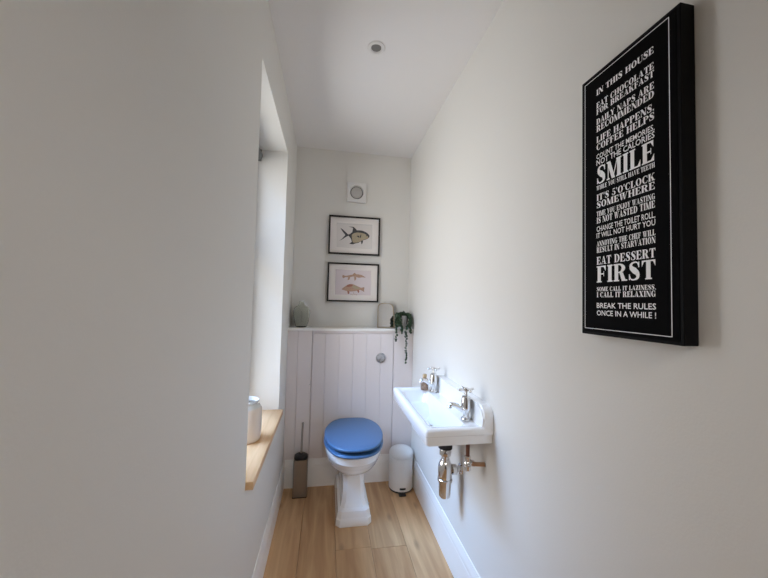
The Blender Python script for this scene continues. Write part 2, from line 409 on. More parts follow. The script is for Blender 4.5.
# ------------------------------------------------------------------ toilet brush
br = empty('toilet_brush', (-.139, 2.182, 0), 'brushed steel toilet brush holder with a thin upright handle, in the left corner', 'toilet brush')
bm = NB(); w = .044
o_ = [rrect(-w, w, -w, w, z, .006) for z in (0.002, .232)]; i_ = [rrect(-w + .002, w - .002, -w + .002, w - .002, z, .005) for z in (.232, .01)]
loft(bm, o_ + i_)
obj('holder', bm, M['brush_steel'], br, angle=30)
bm = NB(); loft(bm, [rrect(-w - .001, w + .001, -w - .001, w + .001, z, .006) for z in (0, .004)])
obj('base', bm, M['rubber'], br)
bm = NB(); lathe(bm, [(0, .226), (.041, .228), (.043, .236), (.042, .248), (.034, .253), (.012, .256), (.009, .262), (0, .263)], 32); obj('splash_collar', bm, M['black'], br)
bm = NB(); tube(bm, [(0, 0, .26), (.002, 0, .35), (.004, 0, .445)], .0062); lathe(bm, [(.0062, .444), (.0072, .447), (.0072, .455), (.003, .459), (0, .459)], 16, (.004, 0, 0))
obj('handle', bm, M['steel'], br)

# ------------------------------------------------------------------ pedal bin
BR = .081
bn = empty('pedal_bin', (.5265, 2.172, 0), 'small round white pedal bin on the floor under the basin', 'bin')
bm = NB(); lathe(bm, [(0, .012), (BR, .012), (BR + .0005, .02), (BR + .0005, .218), (BR - .003, .221), (0, .221)], 48); bbody = obj('body', bm, M['white'], bn)
bm = NB(); lathe(bm, [(0, .222), (BR - .002, .222), (BR + .002, .225), (BR + .002, .240), (BR - .004, .250), (BR * .75, .262), (BR * .4, .269), (0, .271)], 48); obj('lid', bm, M['white'], bn)
bm = NB(); lathe(bm, [(0, 0), (BR - .004, 0), (BR - .002, .004), (BR - .003, .0118), (0, .0118)], 48); obj('base_ring', bm, M['black'], bn)
bm = NB(); box(bm, -.034, .012, -BR - .034, -BR + .02, .004, .012, .003); o = obj('pedal', bm, M['black'], bn)
bm = NB()
for k in range(12):
    a0 = PI * 1.5 - .30 + .48 * k / 12; a1 = a0 + .48 / 12 + .001; r0, r1 = BR - .001, BR + .0018
    q = [(r0, a0), (r0, a1), (r1, a1), (r1, a0)]
    loft(bm, [[(r * math.cos(a), r * math.sin(a), z) for r, a in q] for z in (.026, .038)])
bmesh.ops.remove_doubles(bm, verts=bm.verts, dist=2e-5)
obj('pedal_slot', bm, M['black'], bbody, smooth=False)

# ------------------------------------------------------------------ wash basin
wb = empty('wash_basin', (B, 1.40, .743), 'white wall-hung rectangular basin with a raised back edge, on the right wall', 'basin')
Y0, Y1 = 1.115, 1.695; X0 = .358; XB = B - .0008
bm = NB()
rs = [rrect(.475, .535, 1.37, 1.43, .664, .025), rrect(.465, .545, 1.34, 1.46, .672, .03), rrect(.44, .56, 1.28, 1.52, .712, .03), rrect(.415, .58, 1.24, 1.58, .7405, .03), rrect(X0 + .012, XB, Y0 + .011, Y1 - .011, .7425, .014, .004),
      rrect(X0 + .006, XB, Y0 + .005, Y1 - .005, .7428, .012, .004), rrect(X0 + .0045, XB, Y0 + .0045, Y1 - .0045, .7465, .011, .004),
      rrect(X0 + .003, XB, Y0 + .003, Y1 - .003, .7745, .013, .004), rrect(X0, XB, Y0, Y1, .7775, .014, .004),
      rrect(X0, XB, Y0, Y1, .793, .014, .004), rrect(X0 + .0025, XB, Y0 + .0025, Y1 - .0025, .799, .013, .004), rrect(X0 + .008, XB - .001, Y0 + .008, Y1 - .008, .8025, .012, .004),
      rrect(X0 + .020, XB - .004, Y0 + .018, Y1 - .018, .8025, .015, .004), rrect(X0 + .026, .6, Y0 + .026, Y1 - .026, .7985, .02, .01), rrect(X0 + .030, .530, Y0 + .040, Y1 - .040, .796, .03, .03),
      rrect(X0 + .035, .526, Y0 + .046, Y1 - .046, .789, .03, .03), rrect(X0 + .05, .515, Y0 + .065, Y1 - .065, .735, .04, .04), rrect(X0 + .066, .503, Y0 + .09, Y1 - .09, .708, .045, .045),
      rrect(X0 + .09, .485, Y0 + .14, Y1 - .14, .697, .04, .04), rrect(.47, .485, 1.38, 1.42, .693, .006, .006)]
loft(bm, rs)
# raised back edge
r = .042; YU = Y1 - .03
prof = [(YU, .775), (Y0 + .0005, .775)]
for k in range(9): a = PI + PI / 2 * -k / 8; prof.append((Y0 + .0005 + r + r * math.cos(a), .877 - r + r * math.sin(a)))
for k in range(9): a = PI / 2 - PI / 2 * k / 8; prof.append((YU - r + r * math.cos(a), .877 - r + r * math.sin(a)))
b2 = NB(); prism(b2, prof, 'x', .5765, XB)
es = [e for e in b2.edges if all(abs(v.co.x - .5765) < 1e-5 for v in e.verts)]
bmesh.ops.bevel(b2, geom=es, offset=.007, segments=3, affect='EDGES')
me = bpy.data.meshes.new('tmp'); b2.to_mesh(me); b2.free(); bm.from_mesh(me); bpy.data.meshes.remove(me)
bowl = at_parent(obj('basin_bowl', bm, M['porcelain'], angle=38), wb)
bm = NB(); lathe(bm, [(0, .690), (.030, .690), (.030, .6985), (.024, .7005), (.020, .697), (0, .697)], 28, (.478, 1.40, 0)); obj('plughole', bm, M['chrome'], bowl)

def make_tap(name, loc, label):
    t = empty(name, loc, label, 'tap', 'basin taps')
    bm = NB()
    lathe(bm, [(0, 0), (.019, 0), (.0195, .004), (.017, .007), (.0125, .011), (.0115, .020), (.014, .026), (.0185, .034), (.0215, .044), (.0215, .052), (.0200, .066), (.0180, .080), (.0160, .087), (.0165, .089), (.0140, .092), (.007, .095), (0, .095)], 32)
    tb = obj('tap_body', bm, M['chrome'], t)
    bm = NB(); p = smooth_pts([(-.012, 0, .037), (-.030, 0, .049), (-.047, 0, .058), (-.060, 0, .060), (-.068, 0, .054)], 5)
    tube(bm, p, [.0115 - .003 * i / (len(p) - 1) for i in range(len(p))], 16); lathe(bm, [(.0085, .047), (.0095, .048), (.0095, .053), (.007, .056)], 18, (-.068, 0, 0))
    obj('spout', bm, M['chrome'], t)
    bm = NB(); lathe(bm, [(.006, .094), (.0055, .110), (.009, .112), (.010, .118), (.009, .123), (.004, .126), (0, .126)], 24)
    for k in range(4):
        a = PI / 2 * k + .1; d = Vector((math.cos(a), math.sin(a), 0)); z = Vector((0, 0, .117))
        tube(bm, [z + d * .006, z + d * .018, z + d * .026], [.0038, .0045, .0052], 12); ball(bm, z + d * .029, .006)
    obj('cross_handle', bm, M['chrome'], t)
    bm = NB(); ball(bm, (-.0145, -.0175, .046), .0058, 2); obj('boss', bm, M['chrome'], tb)
    return t
make_tap('basin_tap', (.5535, 1.212, .7992), 'chrome cross-head tap at the near end of the basin, above the copper pipe')
make_tap('basin_tap', (.5515, 1.602, .7992), 'chrome cross-head tap at the far end of the basin, beside the little bottle')

# little bottle by the far tap
sb = empty('small_bottle', (.516, 1.642, .7990), 'small brownish glass bottle standing at the far corner of the basin', 'bottle')
bm = NB(); lathe(bm, [(0, .0), (.019, .0), (.021, .004), (.021, .046), (.018, .056), (.010, .060), (.0085, .064), (0, .064)], 8); obj('bottle_body', bm, M['brown_glass'], sb, angle=20)
bm = NB(); lathe(bm, [(0, .0645), (.011, .0645), (.0115, .078), (.009, .082), (0, .083)], 20); obj('stopper', bm, M['brass'], sb)

# bottle trap under the basin
bt = empty('bottle_trap', (.543, 1.40, .50), 'chrome bottle trap hanging under the basin', 'waste trap')
def Tp(name, prof, m, ax='z', c=(0, 0, 0), n=32):
    bm = NB(); lathe(bm, prof, n, c, ax); return obj(name, bm, m, bt)
z0 = -.50
Tp('washer', [(0, .106), (.031, .106), (.031, .122), (.026, .135), (.022, .164), (0, .164)], M['rubber'])
Tp('tailpipe_nut', [(0, .074), (.024, .074), (.027, .077), (.027, .101), (.024, .1055), (0, .1055)], M['chrome'], n=8)
Tp('tailpipe', [(.0165, .04), (.0165, .074)], M['chrome'])
Tp('trap_body', [(0, -.026), (.030, -.026), (.031, -.02), (.031, .020), (.029, .034), (.024, .046), (.019, .052), (.019, .058), (0, .058)], M['chrome'])
Tp('trap_collar', [(0, -.040), (.031, -.040), (.0335, -.037), (.0335, -.029), (.031, -.0265), (0, -.0265)], M['chrome'])
Tp('trap_cup', [(0, -.109), (.022, -.109), (.025, -.105), (.028, -.041), (0, -.041)], M['chrome'])
Tp('outlet_pipe', [(.0125, .025), (.0125, B - .543 - .0005)], M['chrome'], 'x', (0, 0, .008))
Tp('outlet_nut', [(0, .030), (.020, .030), (.023, .033), (.023, .050), (.020, .053), (0, .053)], M['chrome'], 'x', (0, 0, .008), n=8)
Tp('wall_flange', [(.012, B - .543 - .009), (.022, B - .543 - .006), (.025, B - .543 - .0005)], M['chrome'], 'x', (0, 0, .008))

# water supply pipe
sp = empty('supply_pipe', (.560, 1.205, .63), 'copper water pipe with a chrome valve running from the near tap into the right wall', 'pipe')
bm = NB(); tube(bm, [(0, 0, .024), (0, 0, .1092)], .0075); obj('tap_tail', bm, M['dull_copper'], sp)
bm = NB()
lathe(bm, [(0, -.026), (.010, -.026), (.0135, -.022), (.0135, -.008), (.012, -.006), (.0145, .0), (.012, .008), (.0105, .010), (.0125, .013), (.0125, .028), (.010, .031), (0, .031)], 12)
lathe(bm, [(.010, .0), (.0125, .012), (.0125, .026), (.009, .029)], 12, (0, 0, 0), 'x')
obj('valve', bm, M['chrome'], sp, angle=25)
bm = NB(); tube(bm, [(.012, -.004, .0), (.030, -.014, .003), (B - .560 - .0005, -.030, .008)], .0078); obj('wall_pipe', bm, M['copper'], sp)
bm = NB(); lathe(bm, [(0, -.006), (.005, -.006), (.005, .006), (0, .006)], 12, (0, -.014, 0), 'y'); obj('valve_screw', bm, M['steel'], sp)

# ------------------------------------------------------------------ framed fish prints
def flat(bm, pts, y, mi):
    vs = [bm.verts.new((p[0], y, p[1])) for p in pts]
    f = bm.faces.new(vs); f.material_index = mi
    bmesh.ops.triangulate(bm, faces=[f])
def print_frame(name, x0, x1, z0, z1, label, design, paper):
    cx, cz = (x0 + x1) / 2, (z0 + z1) / 2; w, h = (x1 - x0) / 2, (z1 - z0) / 2
    t = empty(name, (cx, D, cz), label, 'picture', 'framed fish prints')
    bm = NB(); b = .0115; dp = .022
    prof_out = [(-w, -h), (w, -h), (w, h), (-w, h)]; inn = [(-w + b, -h + b), (w - b, -h + b), (w - b, h - b), (-w + b, h - b)]
    R = lambda pts, y: [(p[0], y, p[1]) for p in pts]
    loft(bm, [R(prof_out, -.0005), R(prof_out, -dp), R(inn, -dp), R(inn, -.0005), R(prof_out, -.0005)], False, False)
    bmesh.ops.remove_doubles(bm, verts=bm.verts, dist=1e-5)
    obj('frame', bm, M['frame_black'], t, smooth=False)
    bm = NB(); mw, mh = w * .705, h * .66
    loft(bm, [R(inn, -.012), R([(-mw, -mh), (mw, -mh), (mw, mh), (-mw, mh)], -.012), R([(-mw + .002, -mh + .002), (mw - .002, -mh + .002), (mw - .002, mh - .002), (-mw + .002, mh - .002)], -.0102)], False, False)
    obj('mount', bm, M['mount'], t, smooth=False)
    bm = NB(); box(bm, -w + b + .001, w - b - .001, -.010, -.002, -h + b + .001, h - b - .001)
    k = 1
    for pts, mi in design:
        flat(bm, [((p[0] - .5) * 2 * w, (p[1] - .5) * 2 * h) for p in pts], -.010 - .00006 * k, mi); k += 1
    obj('print', bm, [paper, M['fish_dark'], M['fish_belly'], M['fish_brown'], M['fish_red'], M['fish_line']], t, smooth=False)
    return t
def dz(ox, oy, w, h, sk):
    return lambda x, y: ((x - ox) / w, 1 - (y - oy - sk * (x - ox) / w) / h)
def sm(f, pts, k=4): return [(v.x, v.y) for v in smooth_pts([(*f(*p), 0) for p in pts], k, True)]
f1 = dz(92, 100, 536, 406, 32)
def fish_one():
    body = sm(f1, [(518, 325), (500, 296), (465, 274), (425, 262), (380, 262), (340, 276), (310, 300), (285, 306), (300, 322), (322, 350), (338, 388), (370, 396), (410, 388), (450, 368), (495, 352)])
    belly = sm(f1, [(502, 328), (470, 300), (420, 286), (370, 286), (332, 308), (336, 356), (345, 388), (375, 392), (410, 384), (450, 364), (492, 346)])
    tail = [f1(*p) for p in ((288, 300), (262, 276), (238, 254), (210, 234), (224, 258), (244, 286), (264, 310), (246, 334), (226, 354), (202, 372), (240, 352), (268, 332), (294, 318))]
    dorsal = [f1(*p) for p in ((292, 221), (345, 223), (366, 240), (386, 264), (334, 282), (352, 256), (344, 234))]
    anal = [f1(*p) for p in ((336, 380), (338, 398), (306, 404), (346, 410), (362, 402), (412, 392), (370, 384))]
    fin = [f1(*p) for p in ((428, 378), (436, 412), (446, 398), (452, 370))]
    gill = sm(f1, [(430, 305), (418, 318), (420, 345), (428, 330)]); pect = sm(f1, [(405, 318), (382, 322), (395, 332), (412, 340)])
    eye = sm(f1, [(482, 318), (488, 312), (494, 318), (488, 325)])
    mouth = sm(f1, [(508, 340), (490, 346), (478, 358), (494, 352)])
    border = [f1(*p) for p in ((172, 190), (548, 205), (545, 465), (165, 450))]; inner = [f1(*p) for p in ((174, 192), (546, 207), (543, 463), (167, 448))]
    return [(border, 5), (inner, 0), (tail, 1), (dorsal, 1), (anal, 1), (fin, 1), (body, 1), (belly, 2), (gill, 1), (pect, 1), (eye, 1), (mouth, 4)]
f2 = dz(75, 70, 540, 402, 28)
def fish_two():
    a = sm(f2, [(475, 236), (440, 212), (395, 200), (350, 200), (300, 208), (262, 214), (236, 204), (228, 220), (240, 238), (262, 228), (310, 226), (360, 222), (400, 236), (440, 232)])
    fa = [f2(*p) for p in ((335, 202), (355, 182), (380, 202))]; ba = [f2(*p) for p in ((290, 226), (284, 262), (306, 250), (312, 226))]; bb = [f2(*p) for p in ((352, 222), (358, 268), (376, 250), (374, 226))]
    b = sm(f2, [(226, 350), (262, 322), (300, 302), (345, 304), (395, 326), (430, 340), (455, 336), (466, 344), (458, 364), (464, 384), (440, 372), (415, 362), (385, 372), (330, 378), (280, 372), (245, 360)])
    back = sm(f2, [(272, 322), (300, 304), (336, 304), (340, 320), (300, 330)]); mid = sm(f2, [(345, 312), (390, 330), (420, 345), (380, 352), (340, 340)])
    lo1 = [f2(*p) for p in ((284, 370), (292, 405), (310, 396), (306, 374))]; lo2 = [f2(*p) for p in ((385, 368), (402, 396), (412, 384), (408, 364))]
    dots = [(sm(f2, [(x, y - 5), (x + 5, y), (x, y + 5), (x - 5, y)]), 3) for x, y in ((325, 408), (345, 412), (366, 410), (385, 414), (352, 395))]
    inner = [f2(*p) for p in ((165, 142), (548, 166), (535, 432), (160, 410))]; border = [f2(*p) for p in ((163, 140), (550, 164), (537, 434), (158, 412))]
    return [(border, 5), (inner, 0), (a, 3), (fa, 3), (ba, 3), (bb, 3), (b, 3), (back, 4), (mid, 2), (lo1, 4), (lo2, 4)] + dots
print_frame('framed_print', -.0075, .3805, 1.605, 1.897, 'black-framed print of one dark deep-bodied fish, the upper of the two on the back wall', fish_one(), M['paper'])
print_frame('framed_print', -.0070, .3795, 1.249, 1.541, 'black-framed print of two reddish-brown fish, the lower of the two on the back wall', fish_two(), M['paper_pink'])

# ------------------------------------------------------------------ extractor fan
ef = empty('extractor_fan', (.1935, D, 2.083), 'square white extractor fan with a round opening, high on the back wall', 'extractor fan')
bm = NB(); hw = .0745
ring_sq = lambda s, y: [(max(-s, min(s, 1.42 * s * math.cos(2 * PI * (k + .5) / 48))), y, max(-s, min(s, 1.42 * s * math.sin(2 * PI * (k + .5) / 48)))) for k in range(48)]
ring_c = lambda r, y: [(r * math.cos(2 * PI * (k + .5) / 48), y, r * math.sin(2 * PI * (k + .5) / 48)) for k in range(48)]
loft(bm, [ring_sq(hw, -.0005), ring_sq(hw, -.018), ring_sq(hw - .003, -.022), ring_c(.055, -.022), ring_c(.052, -.020), ring_c(.048, -.006)], True, False)
obj('cover', bm, M['vent'], ef, angle=30)
bm = NB(); lathe(bm, [(0, -.003), (.0505, -.003), (.0505, -.0065), (0, -.0065)], 40, (0, 0, 0), 'y'); obj('recess', bm, M['vent_dark'], ef)
bm = NB(); lathe(bm, [(0, -.0068), (.040, -.0068), (.0425, -.009), (.0425, -.012), (.039, -.0135), (.030, -.0125), (.014, -.0095), (0, -.009)], 40, (0, 0, 0), 'y'); obj('centre_disc', bm, M['vent_shaded'], ef)

# ceiling light
cl = empty('ceiling_spotlight', (.181, 1.392, H), 'small round white recessed spotlight in the ceiling, switched off', 'ceiling light')
bm = NB(); lathe(bm, [(.0395, -.0003), (.040, -.003), (.037, -.006), (.027, -.0065), (.024, -.003), (.022, -.0003)], 40); obj('bezel', bm, M['vent'], cl)
bm = NB(); lathe(bm, [(0, -.0025), (.018, -.003), (.0225, -.0012), (.0225, -.0003), (0, -.0003)], 32); tag(obj('lamp', bm, M['vent_dark'], cl), 'grey unlit lamp')

# ------------------------------------------------------------------ things on the shelf
vs = empty('glass_vase', (-.180, 2.352, SHELF + .0004), 'greenish clear glass bottle vase on the left end of the shelf', 'vase')
bm = NB()
outer = [(0, 0), (.034, 0), (.039, .004), (.050, .035), (.0565, .075), (.0585, .098), (.0583, .116), (.053, .133), (.041, .145), (.027, .153), (.0180, .166), (.0160, .183)]
inner = [(.0130, .183), (.0150, .166), (.0235, .150), (.038, .141), (.0495, .130), (.0545, .115), (.055, .098), (.053, .075), (.0465, .036), (.036, .010), (0, .008)]
lathe(bm, outer + inner, 48); obj('vase_body', bm, M['green_glass'], vs)

mi_ = empty('table_mirror', (.4345, 2.365, SHELF + .0004), 'small arched mirror in a thin brass frame, standing on the shelf', 'mirror')
def arch(s):
    b, t, h, r = .066 - s, .0595 - s, .186 - s, .034 - s * .4
    pts = [(b, s), ]
    for k in range(9): a = PI / 2 * k / 8; pts.append((t - r + r * math.cos(a), h - r + r * math.sin(a)))
    return pts + [(-x, z) for x, z in reversed(pts)]
bm = NB(); R = lambda pts, y: [(p[0], y, p[1]) for p in pts]
loft(bm, [R(arch(0), .006), R(arch(0), -.004), R(arch(.004), -.005), R(arch(.005), -.002)], True, False)
obj('frame', bm, M['brass'], mi_, angle=30)
bm = NB(); prism(bm, arch(.0045), 'y', -.0028, .004); obj('mirror_glass', bm, M['mirror'], mi_, smooth=False)
bm = NB(); tube(bm, [(0, .006, .12), (0, .030, .0115)], .004); obj('stand', bm, M['brass'], mi_)
mi_.rotation_euler = (math.radians(-13), 0, 0)

pp = empty('potted_trailing_plant', (.551, 2.318, SHELF + .0004), 'trailing green plant in a small pale grey pot, on the right end of the shelf', 'plant')
bm = NB(); lathe(bm, [(0, 0), (.031, 0), (.034, .003), (.0395, .088), (.0405, .094), (.037, .094), (.0355, .084), (0, .084)], 40); obj('pot', bm, M['pot'], pp)
bm = NB(); lathe(bm, [(0, .085), (.030, .0865), (.0352, .0845)], 28); obj('soil', bm, M['soil'], pp)
def leaf(bm, p, s, rnd):
    rot = Matrix.Rotation(rnd.uniform(0, 2 * PI), 4, 'Z') @ Matrix.Rotation(rnd.uniform(-.9, .9), 4, 'X')
    ball(bm, p, s, 1, (1, .55, 1.25), rot)
rn = random.Random(3)
bm = NB()
for k in range(110):
    a = rn.uniform(0, 2 * PI); q = rn.uniform(0, 1) ** .6 * .062; zz = .112 - (q / .062) ** 2 * .022 + rn.uniform(-.012, .012)
    pt = Vector((q * math.cos(a), q * math.sin(a), zz))
    pt.x = min(pt.x, B - .551 - .016); 
    if not (pt.y < -.018 and abs(pt.x) < .032 and pt.z < .104): leaf(bm, pt - Vector((0, 0, .008)), rn.uniform(.009, .013), rn)
for k in range(16):
    a = 2 * PI * k / 16; tube(bm, [(.01 * math.cos(a), .01 * math.sin(a), .086), (.035 * math.cos(a), .035 * math.sin(a), .108)], .0012, 6, mi=1)
obj('foliage', bm, [M['leaf'], M['stem']], pp)
for (ex, ey, ez, sx) in ((.008, -.080, -.236, .042), (-.066, -.080, -.080, -.045), (-.026, -.080, -.026, -.034), (.040, -.078, -.026, .036), (-.056, -.055, .024, -.048), (-.048, -.065, .026, -.042), (-.056, -.03, .026, -.05), (.046, -.05, .024, .042), (.050, -.02, .026, .046), (.040, -.066, .024, .040), (-.054, -.005, .034, -.05), (.05, .0, .026, .05), (.036, -.070, .026, .038)):
    p = smooth_pts([(sx * .3, -.012, .09), (sx * .85, -.030 if ey < -.03 else ey * .7, .104), (sx * 1.05, ey * .85, .080), (sx * 1.0, ey, .040)] + ([(ex, ey, .004), (ex + .003, ey, (ez + .0) / 2)] if ez < -.01 else []) + [(ex, ey - .001, ez)], 8)
    bm = NB(); tube(bm, p, .0013, 6, mi=1)
    L = 0; last = None
    for i, v in enumerate(p):
        if last is not None: L += (v - last).length
        last = v
        if L > .0125 or i == len(p) - 1:
            L = 0; tapered = 1 - .35 * i / len(p)
            for s_ in range(2):
                q = v + Vector((rn.uniform(-.009, .009), rn.uniform(-.004, .004), rn.uniform(-.004, .004))) * tapered
                q.x = min(q.x, B - .551 - .0135)
                leaf(bm, q, rn.uniform(.0095, .0130) * tapered, rn)
    obj('trailing_stem', bm, [M['leaf'], M['stem']], pp)

# ------------------------------------------------------------------ jar on the window sill, blind in the window
jr = empty('stoneware_jar', (-.342, 1.545, .6245), 'cream and grey glazed stoneware jar standing on the oak window sill', 'jar')
bm = NB(); lathe(bm, [(r, z * .92) for r, z in [(0, 0), (.056, 0), (.061, .005), (.0635, .02), (.064, .06), (.0635, .13), (.062, .150), (.056, .163), (.047, .170), (.045, .176), (.050, .184), (.052, .189), (.049, .192), (.043, .189), (.040, .176), (.050, .158), (.056, .13), (.056, .02), (0, .012)]], 48)
obj('jar_body', bm, M['stoneware'], jr)
rb = empty('roller_blind', (A - .166, (WY0 + WY1) / 2, WZ1 - .04), 'rolled-up grey blind at the top of the window, only its far end showing', 'blind')
L2 = (WY1 - WY0) / 2
bm = NB(); lathe(bm, [(0, -L2 + .008), (.027, -L2 + .008), (.027, L2 - .008), (0, L2 - .008)], 28, (0, 0, 0), 'y'); obj('rolled_fabric', bm, M['blind'], rb)
for s in (-1, 1):
    bm = NB(); y = s * (L2 - .0042); box(bm, -.02, .02, y - .003, y + .003, -.03, .0395, .001, 1); obj('bracket', bm, M['vent_dark'], rb, smooth=False)

# ------------------------------------------------------------------ the printed sign
FX = B - .031
sg = empty('wall_sign', (B, .547, 1.489), 'tall black house-rules sign with white lettering, on the right wall', 'sign')
SY0, SY1, SZ0, SZ1 = .4425, .6615, 1.1950, 1.7910
bm = NB(); box(bm, FX, B - .0005, SY0, SY1, SZ0, SZ1, .0012, 1)
at_parent(obj('box_frame', bm, M['sign_side'], smooth=False), sg)

# heavy high-contrast serif capitals, drawn as polygons in a box of height 1
def glyphs():
    h, s = .075, .27
    rc = lambda x0, y0, x1, y1: [(x0, y0), (x1, y0), (x1, y1), (x0, y1)]
    def ring(cx, cy, rx, ry, ix, iy, a0, a1, n=22):
        q = []
        for k in range(n):
            t0 = math.radians(a0 + (a1 - a0) * k / n); t1 = math.radians(a0 + (a1 - a0) * (k + 1) / n)
            q.append([(cx + rx * math.cos(t0), cy + ry * math.sin(t0)), (cx + rx * math.cos(t1), cy + ry * math.sin(t1)), (cx + ix * math.cos(t1), cy + iy * math.sin(t1)), (cx + ix * math.cos(t0), cy + iy * math.sin(t0))])
        return q
    def sw(pts, ws):
        q = []; v = smooth_pts([(x, y, 0) for x, y in pts], 5); n = len(v)
        wv = [ws[min(int(i / 5), len(ws) - 1)] + (ws[min(int(i / 5) + 1, len(ws) - 1)] - ws[min(int(i / 5), len(ws) - 1)]) * ((i % 5) / 5) for i in range(n)]
        nr = []
        for i in range(n):
            t = (v[min(i + 1, n - 1)] - v[max(i - 1, 0)]).normalized(); nr.append(Vector((-t.y, t.x, 0)))
        for i in range(n - 1):
            a, b = v[i], v[i + 1]; q.append([tuple((a + nr[i] * wv[i] / 2)[:2]), tuple((b + nr[i + 1] * wv[i + 1] / 2)[:2]), tuple((b - nr[i + 1] * wv[i + 1] / 2)[:2]), tuple((a - nr[i] * wv[i] / 2)[:2])])
        return q
    def stem(x, w=s, e=.07, top=True, bot=True):
        q = [rc(x, 0, x + w, 1)]
        if top: q.append(rc(x - e, 1 - h, x + w + e, 1))
        if bot: q.append(rc(x - e, 0, x + w + e, h))
        return q
    def hair(x, w=.07, e=.09, top=True, bot=True): return stem(x, w, e, top, bot)
    def dg(x0, x1, w, y0=0, y1=1): return [[(x0, y0), (x0 + w, y0), (x1 + w, y1), (x1, y1)]]
    tick_up = lambda x, y, d: [[(x, y), (x - d, y), (x, y + .26)]]
    tick_dn = lambda x, y, d: [[(x, y), (x - d, y), (x, y - .26)]]
    Gd = {}
    Gd['I'] = (.44, stem(.085))
    Gd['H'] = (1.0, stem(.07) + stem(.66) + [rc(.3, .46, .7, .46 + h)])
    Gd['T'] = (.86, stem(.295, top=False) + [rc(.02, 1 - h, .84, 1)] + tick_dn(.84, 1 - h, .14) + tick_dn(.02, 1 - h, -.14))
    Gd['L'] = (.78, stem(.07) + [rc(.3, 0, .76, h)] + tick_up(.76, h, .2))
    e_ = stem(.07) + [rc(.3, 1 - h, .74, 1), rc(.3, .47, .56, .47 + h), rc(.56, .36, .60, .66)] + tick_dn(.74, 1 - h, .18)
    Gd['E'] = (.82, e_ + [rc(.3, 0, .78, h)] + tick_up(.78, h, .2)); Gd['F'] = (.78, e_)
    Gd['N'] = (.98, hair(.1, bot=True, top=False) + hair(.82, bot=False) + dg(.66, .04, .30) + [rc(0, 1 - h, .2, 1)])
    Gd['M'] = (1.2, hair(.1, top=False) + stem(.85) + dg(.42, .04, .27) + dg(.48, .84, .07) + [rc(0, 1 - h, .2, 1)])
    Gd['A'] = (.98, [[(.08, 0), (.15, 0), (.5, .98), (.44, .98)], [(.60, 0), (.90, 0), (.55, 1), (.42, 1)]] + [rc(.25, .28, .68, .28 + h), rc(0, 0, .26, h), rc(.5, 0, .98, h)])
    Gd['V'] = (.96, [[(.40, 0), (.54, 0), (.36, 1), (.06, 1)], [(.46, 0), (.53, 0), (.88, 1), (.80, 1)]] + [rc(0, 1 - h, .44, 1), rc(.70, 1 - h, .96, 1)])
    Gd['W'] = (1.36, [[(.30, 0), (.44, 0), (.34, 1), (.06, 1)], [(.38, 0), (.45, 0), (.70, 1), (.63, 1)], [(.78, 0), (.92, 0), (.80, 1), (.52, 1)], [(.86, 0), (.93, 0), (1.26, 1), (1.18, 1)]] + [rc(0, 1 - h, .90, 1), rc(1.08, 1 - h, 1.36, 1)])
    Gd['Y'] = (.94, [rc(.33, 0, .60, .48), [(.33, .46), (.60, .46), (.35, 1), (.05, 1)], [(.53, .44), (.60, .44), (.85, 1), (.78, 1)], rc(.25, 0, .68, h), rc(0, 1 - h, .42, 1), rc(.68, 1 - h, .94, 1)])
    Gd['X'] = (.96, [[(.56, 0), (.88, 0), (.38, 1), (.06, 1)], [(.1, 0), (.18, 0), (.84, 1), (.76, 1)], rc(0, 0, .28, h), rc(.48, 0, .96, h), rc(0, 1 - h, .46, 1), rc(.66, 1 - h, .92, 1)])
    Gd['Z'] = (.80, [[(.04, 0), (.38, 0), (.76, 1), (.44, 1)], rc(.04, 0, .76, h), rc(.06, 1 - h, .76, 1)] + tick_up(.76, h, .2) + tick_dn(.06, 1 - h, -.2))
    Gd['K'] = (1.0, stem(.07) + [[(.34, .42), (.42, .42), (.84, 1), (.76, 1)], [(.62, 0), (.94, 0), (.62, .62), (.44, .50)], rc(.54, 0, 1.0, h), rc(.64, 1 - h, .94, 1)])
    Gd['O'] = (.96, ring(.48, .5, .46, .52, .19, .455, 0, 360, 36))
    Gd['Q'] = (.96, ring(.48, .5, .46, .52, .19, .455, 0, 360, 36) + dg(.6, .44, .2, -.2, .2))
    Gd['C'] = (.88, ring(.48, .5, .46, .52, .19, .455, 52, 308, 30) + [rc(.74, .66, .82, .98)] + ring(.52, .5, .36, .52, .30, .455, -62, -20, 8))
    Gd['G'] = (.98, ring(.48, .5, .46, .52, .19, .455, 52, 308, 30) + [rc(.74, .66, .82, .98), rc(.62, .04, .88, .44), rc(.52, .40, .96, .40 + h)])
    Gd['D'] = (.96, stem(.07) + ring(.36, .5, .56, .5, .28, .425, -90, 90))
    pb = ring(.38, .73, .46, .27, .20, .195, -90, 90)
    Gd['P'] = (.86, stem(.07) + pb + [rc(.3, .46, .4, .535), rc(.3, .925, .4, 1)])
    Gd['R'] = (.98, stem(.07) + pb + [rc(.3, .46, .4, .535), rc(.3, .925, .4, 1), [(.60, 0), (.90, 0), (.68, .48), (.42, .50)], rc(.58, 0, .98, h)])
    Gd['B'] = (.92, stem(.07) + pb + ring(.38, .265, .50, .265, .22, .19, -90, 90) + [rc(.3, .46, .4, .535), rc(.3, 0, .4, h), rc(.3, .925, .4, 1)])
    Gd['U'] = (.94, [rc(.07, .32, .34, 1), rc(0, 1 - h, .41, 1), rc(.69, 1 - h, .94, 1)] + ring(.46, .32, .39, .34, .12, .27, 180, 270, 12) + ring(.46, .32, .39, .34, .325, .27, 270, 360, 12) + [rc(.785, .3, .85, 1)])
    Gd['J'] = (.62, [rc(.28, .25, .55, 1), rc(.2, 1 - h, .62, 1)] + ring(.28, .25, .27, .27, .0, .2, 180, 360, 14))
